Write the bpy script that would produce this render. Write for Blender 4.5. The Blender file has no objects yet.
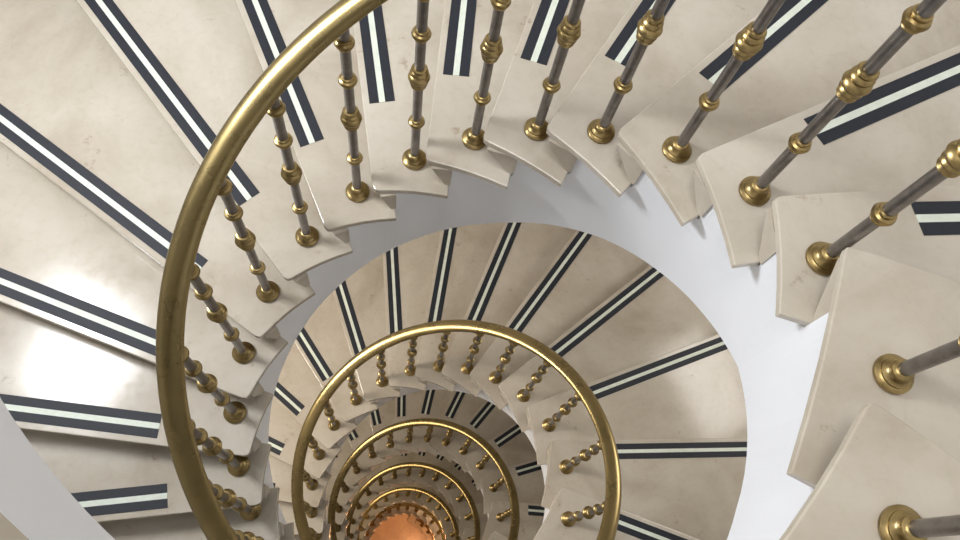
import bpy, bmesh, math, random
from mathutils import Vector, Matrix
random.seed(4)
scene=bpy.context.scene
COL=scene.collection
try: scene.view_settings.view_transform='Standard'
except Exception: pass
H=0.17
P=[-0.28158,-0.67842,4.26765,0.37435,-0.11426,773.64847,1.06552,3.49216,0.26995,1.03645,1.22896,1.01619,-0.79250,-0.01224,-0.00129,0.18944,0.91563,0.40822,0.09626]
I0,I1=-130,20          # first and last step index
def ang(i):
    a=P[7]-i*P[8]
    return a+P[8]*(P[15]*math.cos(a)+P[16]*math.sin(a)+P[17]*math.cos(2*a)+P[18]*math.sin(2*a))
def rk(i):
    a=P[7]-i*P[8]
    return 1+P[13]*math.cos(2*a)+P[14]*math.sin(2*a)
R_B=P[6]; R_S=0.945; R_OUT=3.62; R_W=3.76; TH=0.032; HR=1.22

# ------------------------------------------------------------ materials
def mat(name):
    m=bpy.data.materials.new(name); m.use_nodes=True
    nt=m.node_tree; return m,nt,nt.nodes['Principled BSDF']
def N(nt,t,**k):
    n=nt.nodes.new(t)
    for a,b in k.items(): setattr(n,a,b)
    return n
def ramp(nt,stops):
    r=N(nt,'ShaderNodeValToRGB'); e=r.color_ramp.elements
    while len(e)<len(stops): e.new(.5)
    for el,(p,c) in zip(e,stops): el.position=p; el.color=(*c,1)
    return r
def marble(name,c1,c2,c3,rough=.3,stain=.0):
    m,nt,b=mat(name); L=nt.links.new
    geo=N(nt,'ShaderNodeNewGeometry')
    oi=N(nt,'ShaderNodeObjectInfo')
    add=N(nt,'ShaderNodeVectorMath',operation='ADD'); L(geo.outputs['Position'],add.inputs[0]); 
    mul=N(nt,'ShaderNodeMath',operation='MULTIPLY'); mul.inputs[1].default_value=40; L(oi.outputs['Random'],mul.inputs[0]); L(mul.outputs[0],add.inputs[1])
    n1=N(nt,'ShaderNodeTexNoise'); n1.inputs['Scale'].default_value=1.8; n1.inputs['Detail'].default_value=8; n1.inputs['Roughness'].default_value=.55; n1.inputs['Distortion'].default_value=.6
    L(add.outputs[0],n1.inputs['Vector'])
    r=ramp(nt,[(.3,c1),(.5,c2),(.72,c3)]); L(n1.outputs['Fac'],r.inputs[0])
    n2=N(nt,'ShaderNodeTexNoise'); n2.inputs['Scale'].default_value=26; n2.inputs['Detail'].default_value=6; L(add.outputs[0],n2.inputs['Vector'])
    r2=ramp(nt,[(.30,(.88,.85,.80)),(.5,(1,1,1))]); L(n2.outputs['Fac'],r2.inputs[0])
    mx=N(nt,'ShaderNodeMixRGB',blend_type='MULTIPLY'); mx.inputs[0].default_value=.35; L(r.outputs[0],mx.inputs[1]); L(r2.outputs[0],mx.inputs[2])
    vo=N(nt,'ShaderNodeTexVoronoi',feature='DISTANCE_TO_EDGE'); vo.inputs['Scale'].default_value=3.3
    nn=N(nt,'ShaderNodeTexNoise'); nn.inputs['Scale'].default_value=3; nn.inputs['Detail'].default_value=5; L(add.outputs[0],nn.inputs['Vector'])
    am=N(nt,'ShaderNodeVectorMath',operation='MULTIPLY_ADD'); L(nn.outputs['Color'],am.inputs[0]); am.inputs[1].default_value=(.5,.5,.5); L(add.outputs[0],am.inputs[2]); L(am.outputs[0],vo.inputs['Vector'])
    rv=ramp(nt,[(.0,(.80,.72,.62)),(.022,(1,1,1))]); L(vo.outputs['Distance'],rv.inputs[0])
    mv=N(nt,'ShaderNodeMixRGB',blend_type='MULTIPLY'); mv.inputs[0].default_value=.13; L(mx.outputs[0],mv.inputs[1]); L(rv.outputs[0],mv.inputs[2])
    n3=N(nt,'ShaderNodeTexNoise'); n3.inputs['Scale'].default_value=7; n3.inputs['Detail'].default_value=8; n3.inputs['Roughness'].default_value=.72; L(add.outputs[0],n3.inputs['Vector'])
    r3=ramp(nt,[(.62,(1,1,1)),(.72,(.45,.32,.22))]); L(n3.outputs['Fac'],r3.inputs[0])
    ms=N(nt,'ShaderNodeMixRGB',blend_type='MULTIPLY'); ms.inputs[0].default_value=stain; L(mv.outputs[0],ms.inputs[1]); L(r3.outputs[0],ms.inputs[2])
    L(ms.outputs[0],b.inputs['Base Color'])
    rr=N(nt,'ShaderNodeMapRange'); rr.inputs['To Min'].default_value=rough-.05; rr.inputs['To Max'].default_value=rough+.10; L(n2.outputs['Fac'],rr.inputs['Value']); L(rr.outputs[0],b.inputs['Roughness'])
    return m
M_TREAD=marble('cream_marble',(.44,.38,.30),(.54,.485,.40),(.615,.565,.485),.13,.65)
M_RISER=marble('cream_marble_riser',(.42,.36,.29),(.52,.465,.385),(.59,.54,.46),.3,.3)
M_FLOOR=marble('lobby_marble',(.60,.46,.33),(.75,.60,.45),(.85,.72,.56),.25,.2)
def plain(name,c,rough,metal=0,nscale=0,var=.1,bump=0):
    m,nt,b=mat(name); L=nt.links.new
    b.inputs['Base Color'].default_value=(*c,1); b.inputs['Roughness'].default_value=rough; b.inputs['Metallic'].default_value=metal
    if nscale:
        g=N(nt,'ShaderNodeNewGeometry')
        n=N(nt,'ShaderNodeTexNoise'); n.inputs['Scale'].default_value=nscale; n.inputs['Detail'].default_value=6; L(g.outputs['Position'],n.inputs['Vector'])
        r=ramp(nt,[(.3,tuple(x*(1-var) for x in c)),(.7,tuple(min(1,x*(1+var)) for x in c))]); L(n.outputs['Fac'],r.inputs[0]); L(r.outputs[0],b.inputs['Base Color'])
        mr=N(nt,'ShaderNodeMapRange'); mr.inputs['To Min'].default_value=max(.02,rough-.06); mr.inputs['To Max'].default_value=rough+.08; L(n.outputs['Fac'],mr.inputs['Value']); L(mr.outputs[0],b.inputs['Roughness'])
    return m
M_WHITE=plain('white_paint',(.88,.895,.93),.45,0,3,.015)
M_WALL=plain('wall_plaster',(.74,.73,.72),.8,0,4,.04)
M_DARK=plain('dark_rubber_strip',(.010,.013,.021),.6,0,40,.25)
M_PALE=plain('pale_luminous_strip',(.72,.77,.67),.5,0,30,.06)
M_BRASS=plain('aged_brass',(.34,.25,.11),.30,1,22,.25)
M_RAIL=plain('brass_rail',(.32,.245,.11),.27,1,6,.10)
M_STEEL=plain('grey_steel',(.27,.255,.25),.34,1,30,.2)

# ------------------------------------------------------------ helpers
def obj(name,verts,faces,mats,fm=None,smooth=False,parent=None,**props):
    me=bpy.data.meshes.new(name); me.from_pydata([tuple(v) for v in verts],[],faces)
    for m in (mats if isinstance(mats,(list,tuple)) else [mats]): me.materials.append(m)
    if fm: me.polygons.foreach_set('material_index',fm)
    if smooth: me.polygons.foreach_set('use_smooth',[True]*len(me.polygons))
    me.update()
    o=bpy.data.objects.new(name,me); COL.objects.link(o)
    if parent: o.parent=parent
    for k,v in props.items(): o[k]=v
    return o
def fixnormals(o):
    bm=bmesh.new(); bm.from_mesh(o.data); bmesh.ops.recalc_face_normals(bm,faces=bm.faces); bm.to_mesh(o.data); bm.free()
def prism(poly,z0,z1):
    n=len(poly)
    v=[(x,y,z0) for x,y in poly]+[(x,y,z1) for x,y in poly]
    f=[tuple(range(n))[::-1],tuple(range(n,2*n))]+[(k,(k+1)%n,n+(k+1)%n,n+k) for k in range(n)]
    return v,f
def frame(i):
    a=ang(i); return Vector((math.cos(a),math.sin(a))),Vector((-math.sin(a),math.cos(a)))
EXO={13:.045,14:.16,15:.015}
def nose(i,x,cw=0.):
    er,et=frame(i); o=.205-.05*(x-.97)+EXO.get(i,0)*max(0,min(1,(1.7-x)/.75))
    return er*x+et*(o-cw)
def ext(i):   # extra set-back of the riser foot at the well side
    k=i%23
    return .11 if i==15 else .09 if i==14 else .065 if 9<=k<=16 else (.02 if k in(8,17) else 0.)
XIN={12:.02,13:.03,14:.0}
XF={15:.065,14:.015}

# ------------------------------------------------------------ steps
def make_step(i):
    z=i*H
    e=bpy.data.objects.new('stair_step',None); e.empty_display_size=.1
    er,et=frame(i); c=er*1.6; e.location=(c.x,c.y,z-TH); COL.objects.link(e)
    o3=Vector((c.x,c.y,z-TH))
    e['label']='cream marble winder step with two dark strips and a pale strip'; e['category']='stair step'; e['group']='spiral staircase steps'
    def put(name,v,f,m,**kw):
        o=obj(name,[Vector(p)-o3 for p in v],f,m,parent=e,**kw); fixnormals(o); return o
    back=.095; ex=ext(i+1); xf=XF.get(i,0)
    q=[nose(i,R_OUT),nose(i,.98-xf),nose(i,.958-xf,.008)]
    fr=nose(i,.952-xf,.025); q.append(fr)
    b1=nose(i+1,.885-.25*ex-XIN.get(i,0),back+ex)
    for t in (.25,.5,.75):
        m=fr.lerp(b1,t); m=m*(1+.012*math.sin(math.pi*t)); q.append(m)
    q.append(b1); 
    if ex: q.append(nose(i+1,1.5,back))
    q.append(nose(i+1,R_OUT,back))
    o=put('tread',*prism([(p.x,p.y) for p in q],z-TH,z),M_TREAD)
    bv=o.modifiers.new('bevel','BEVEL'); bv.width=.0045; bv.segments=2; bv.limit_method='ANGLE'
    xi,xo=.935,R_OUT; ei=ext(i)
    v=[]
    for x,E in ((xi,ei),(1.5,0),(xo,0)):
        for cw,zz in ((.03,z-TH-.001),(.075+E,z-H+.001),(.10+E,z-H+.001),(.10+E,z-TH-.001)):
            p=nose(i,x,cw); v.append((p.x,p.y,zz))
    f=[(0,1,2,3),(11,10,9,8)]
    for b in (0,4): f+=[(b,b+4,b+5,b+1),(b+1,b+5,b+6,b+2),(b+2,b+6,b+7,b+3),(b+3,b+7,b+4,b)]
    put('riser',v,f,M_RISER)
    def strip(nm,c,w,m):
        x0=1.40;x1=R_OUT-.18
        poly=[nose(i,x0,c-w/2),nose(i,1.7,c-w/2),nose(i,x1,c-w/2),nose(i,x1,c+w/2),nose(i,1.7,c+w/2),nose(i,x0,c+w/2)]
        put(nm,*prism([(p.x,p.y) for p in poly],z,z+.0025),m)
    strip('dark_strip',.090-.0365,.045,M_DARK); strip('dark_strip',.090+.0365,.045,M_DARK); strip('pale_strip',.090,.028,M_PALE)
for i in range(I0,I1+1): make_step(i)

# ------------------------------------------------------------ stringer
def depth(i):
    t=max(0,min(1,i/9.)); return .36+.26*t*t*(3-2*t)
def rphi(i,x,cw):
    p=nose(i,x,cw); return math.atan2(p.y,p.x)
def unwrap(a,ref):
    while a-ref>math.pi: a-=2*math.pi
    while a-ref<-math.pi: a+=2*math.pi
    return a
V=[];F=[]
SA=[unwrap(rphi(i,.945,.095+ext(i)),ang(i)) for i in range(I0,I1+3)]
for k,i in enumerate(range(I0,I1+1)):
    a0,a1=SA[k],SA[k+1]; n=8
    base=len(V)
    for s in range(n+1):
        a=a0+(a1-a0)*s/n; ii=i-.4+s/n
        zt=i*H-TH-.001; zb=ii*H-depth(ii)
        for r in (R_S,R_S+.10):
            V.append((r*math.cos(a),r*math.sin(a),zt)); V.append((r*math.cos(a),r*math.sin(a),zb))
    for s in range(n):
        b=base+4*s; c=b+4
        F+= [(b,b+1,c+1,c),(b+2,c+2,c+3,b+3),(b,c,c+2,b+2),(b+1,b+3,c+3,c+1)]
    F.append((base,base+2,base+3,base+1))
    b=base+4*n
    if i==I1: F.append((b,b+1,b+3,b+2))
obj('trim_1',V,F,M_WHITE,kind='structure',label='white painted spiral stringer with sawtooth upper edge around the well',category='stair stringer')
V=[];F=[]
for k in range((I1-I0)*4+1):
    i=I0+k/4; a=ang(i)+.05; z=i*H-.32
    for r in (R_S+.11,R_W-.02): 
        V.append((r*math.cos(a),r*math.sin(a),z)); V.append((r*math.cos(a),r*math.sin(a),z-.03))
    if k:
        b=4*(k-1);c=4*k; F+=[(b,b+2,c+2,c),(b+1,c+1,c+3,b+3),(b,c,c+1,b+1),(b+2,b+3,c+3,c+2)]
obj('ceiling',V,F,M_WHITE,kind='structure',label='white painted sloping underside of the spiral stair',category='ceiling')

# ------------------------------------------------------------ landing
ZL=3.71
V=[];F=[];fl=[]
aS=ang(20)+.12
n=30; span=1.15
for s in range(n+1):
    a=aS-span*s/n
    for (r,z) in ((.838,ZL),(.834,ZL-.035),(.840,ZL-.035),(.840,ZL-.28),(R_W-.03,ZL-.28),(R_W-.03,ZL)):
        V.append((r*math.cos(a),r*math.sin(a),z))
    if s:
        b=6*(s-1);c=6*s
        for j in range(6):
            F.append((b+j,b+(j+1)%6,c+(j+1)%6,c+j)); fl.append(0 if j in (0,5) else 1)
F.append(tuple(range(6)));fl.append(1);F.append(tuple(6*n+j for j in range(6))[::-1]);fl.append(1)
ld=obj('stair_landing',V,F,[M_TREAD,M_WHITE],fl,label='curved landing with cream marble top and white painted edge',category='landing'); fixnormals(ld)

# ------------------------------------------------------------ balusters
def lathe(prof,seg=20):
    v=[];f=[]
    for (r,z) in prof:
        for k in range(seg):
            a=2*math.pi*k/seg; v.append((r*math.cos(a),r*math.sin(a),z))
    for j in range(len(prof)-1):
        for k in range(seg):
            f.append((j*seg+k,j*seg+(k+1)%seg,(j+1)*seg+(k+1)%seg,(j+1)*seg+k))
    f.append(tuple(range(seg))[::-1]); f.append(tuple((len(prof)-1)*seg+k for k in range(seg)))
    return v,f
def mesh(name,prof,m,seg=20):
    v,f=lathe(prof,seg); me=bpy.data.meshes.new(name); me.from_pydata(v,[],f); me.materials.append(m)
    me.polygons.foreach_set('use_smooth',[len(p.vertices)==4 for p in me.polygons]); me.update()
    try: me.set_sharp_from_angle(angle=math.radians(38))
    except Exception: pass
    return me
P_ROD=[(.0195,.01),(.0195,1.187)]
P_FL=[(.052,0),(.055,.004),(.055,.013),(.049,.018),(.043,.021),(.043,.027),(.034,.033),(.028,.041),(.028,.045),(.031,.048),(.031,.054),(.026,.058),(.0205,.061)]
def sc(p,k): return [(max(.0195,.0195+(r-.0195)*k),z) for r,z in p]
P_CO=sc([(.021,-.026),(.027,-.024),(.029,-.020),(.026,-.016),(.026,-.013),(.036,-.009),(.040,0),(.036,.009),(.026,.013),(.026,.016),(.029,.020),(.027,.024),(.021,.026)],.78)
P_KN=sc([(.021,-.058),(.030,-.056),(.034,-.050),(.030,-.044),(.028,-.040),(.037,-.034),(.040,-.028),(.036,-.021),(.031,-.017),(.043,-.011),(.048,0),(.043,.011),(.031,.017),(.036,.021),(.040,.028),(.037,.034),(.028,.040),(.030,.044),(.034,.050),(.030,.056),(.021,.058)],.8)
ME_ROD=mesh('rod',P_ROD,M_STEEL); ME_FL=mesh('base_flange',P_FL,M_BRASS,28); ME_CO=mesh('collar',P_CO,M_BRASS,24); ME_KN=mesh('knob',P_KN,M_BRASS,24)
HC=[(.32,ME_CO,'collar'),(.63,ME_KN,'knob'),(.88,ME_CO,'collar'),(1.09,ME_CO,'collar')]
def simple_mesh():
    prof=[(r,z) for r,z in P_FL if r>.02]
    for h0,me,nm in HC:
        pr=P_CO if me is ME_CO else P_KN
        prof+=[(r,h0+z) for r,z in pr[::2]]
    prof+=[(.02,1.187)]
    return mesh('baluster',prof,M_BRASS,10)
ME_S=simple_mesh()
SHIFT={10:(-.012,.0),13:(-.02,.018),14:(.012,.004),15:(-.012,-.015)}
for i in range(I0+1,20):
    a=ang(i); r=R_B*rk(i); loc=Vector((r*math.cos(a),r*math.sin(a),i*H+.0005))
    if i in SHIFT: loc+=Vector((*SHIFT[i],0))
    if i>=-32:
        e=bpy.data.objects.new('baluster',None); e.location=loc; e.rotation_euler=(0,0,a); e.empty_display_size=.1; COL.objects.link(e)
        parts=[('rod',ME_ROD,0),('base_flange',ME_FL,0)]+[(nm,me,z) for z,me,nm in HC]
        for nm,me,z in parts:
            o=bpy.data.objects.new(nm,me); o.parent=e; o.location=(0,0,z); COL.objects.link(o)
            o['label']='grey steel rod' if nm=='rod' else 'brass turned fitting'
    else:
        e=bpy.data.objects.new('baluster',ME_S); e.location=loc; COL.objects.link(e)
    e['label']='grey metal baluster with turned brass collars and round base'; e['category']='baluster'; e['group']='staircase balusters'

# ------------------------------------------------------------ handrail
def helix_sweep(prof,i0,i1,per,rad,zoff,m,name,**kw):
    V=[];F=[];n=len(prof);cnt=int((i1-i0)*per)
    pts=[]
    for k in range(cnt+1):
        i=i0+k/per; a=ang(i); r=rad*rk(i); pts.append(Vector((r*math.cos(a),r*math.sin(a),i*H+zoff)))
    for k,p in enumerate(pts):
        t=(pts[min(k+1,cnt)]-pts[max(k-1,0)]).normalized()
        rd=Vector((p.x,p.y,0)).normalized(); up=t.cross(rd).normalized()
        if up.z<0: up=-up
        rd=(rd-t*rd.dot(t)).normalized()
        for (x,y) in prof: V.append(p+rd*x+up*y)
        if k:
            b=n*(k-1);c=n*k
            for j in range(n): F.append((b+j,b+(j+1)%n,c+(j+1)%n,c+j))
    F.append(tuple(range(n))); F.append(tuple(n*cnt+j for j in range(n))[::-1])
    o=obj(name,V,F,m,smooth=True,**kw); fixnormals(o); return o
prof=[]
for k in range(20):
    t=2*math.pi*k/20; prof.append((.048*math.cos(t),.031*math.sin(t)))
helix_sweep(prof,I0+.2,19.3,8,R_B,HR+.001,M_RAIL,'handrail',label='continuous spiral handrail of dull aged brass on the balusters',category='handrail')

# ------------------------------------------------------------ shell
V=[];F=[];n=96;zb=(I0)*H-H;zt=9
for k in range(n):
    a=2*math.pi*k/n
    for z in (zb,zt): V.append((R_W*math.cos(a),R_W*math.sin(a),z))
for k in range(n):
    b=2*k;c=2*((k+1)%n); F.append((b,b+1,c+1,c))
obj('wall_round',V,F,M_WALL,smooth=True,kind='structure',label='round plastered stairwell wall',category='wall')
V=[(R_W*math.cos(2*math.pi*k/n),R_W*math.sin(2*math.pi*k/n),zb) for k in range(n)]
obj('floor',V,[tuple(range(n))],M_FLOOR,kind='structure',label='marble lobby floor at the foot of the stairwell',category='floor')

# ------------------------------------------------------------ lights
def area(name,loc,tgt,size,power,col=(1,1,1)):
    l=bpy.data.lights.new(name,'AREA'); l.energy=power; l.color=col; l.shape='RECTANGLE'; l.size=size[0]; l.size_y=size[1]
    o=bpy.data.objects.new(name,l); o.location=loc; o.rotation_euler=(Vector(tgt)-Vector(loc)).to_track_quat('-Z','Y').to_euler(); COL.objects.link(o)
area('overhead_fill',(-1.4,-.2,11),(0.0,0.1,0),(2.4,2.4),220,(1,.98,.95))  # unseen area light added above the well for light from the top
area('window_or_fill_light',(-3.35,1.5,3.9),(.5,-.7,1.2),(1.0,1.3),245,(.94,.965,1))
area('window_or_fill_light',(3.3,1.2,.2),(1.4,.3,-2.2),(1.2,.8),24,(1,.96,.9))  # fill added to brighten the second turn's right side, not an actual window
for k,p in ((1,140),(2,75),(3,60),(4,60)):
    area('window_or_fill_light',(-3.45,1.0,3.5-3.96*k),(.6,0.2,1.0-3.96*k),(1.3,1.0),p,(1,.95-.04*k,.89-.09*k))  # unseen fill added on each lower turn to brighten it, not actual windows
def lamp(loc,p,col):
    l=bpy.data.lights.new('lobby_lamp','POINT'); l.energy=p; l.color=col; l.shadow_soft_size=.2
    o=bpy.data.objects.new('lobby_lamp',l); o.location=loc; COL.objects.link(o)
lamp((.5,.3,zb+2.4),85,(1,.43,.17)); lamp((2.0,1.5,zb+5.0),110,(1,.65,.38))
w=bpy.data.worlds.new('world'); scene.world=w; w.use_nodes=True
w.node_tree.nodes['Background'].inputs[0].default_value=(.98,.985,1,1); w.node_tree.nodes['Background'].inputs[1].default_value=.55

# ------------------------------------------------------------ camera
cd=bpy.data.cameras.new('camera'); cd.sensor_width=36; cd.lens=P[5]*36/960; cd.clip_start=.02
cam=bpy.data.objects.new('camera',cd); COL.objects.link(cam)
cam.matrix_world=Matrix.Translation(P[:3])@Matrix.Rotation(P[3],4,'X')@Matrix.Rotation(P[4],4,'Y')
scene.camera=cam
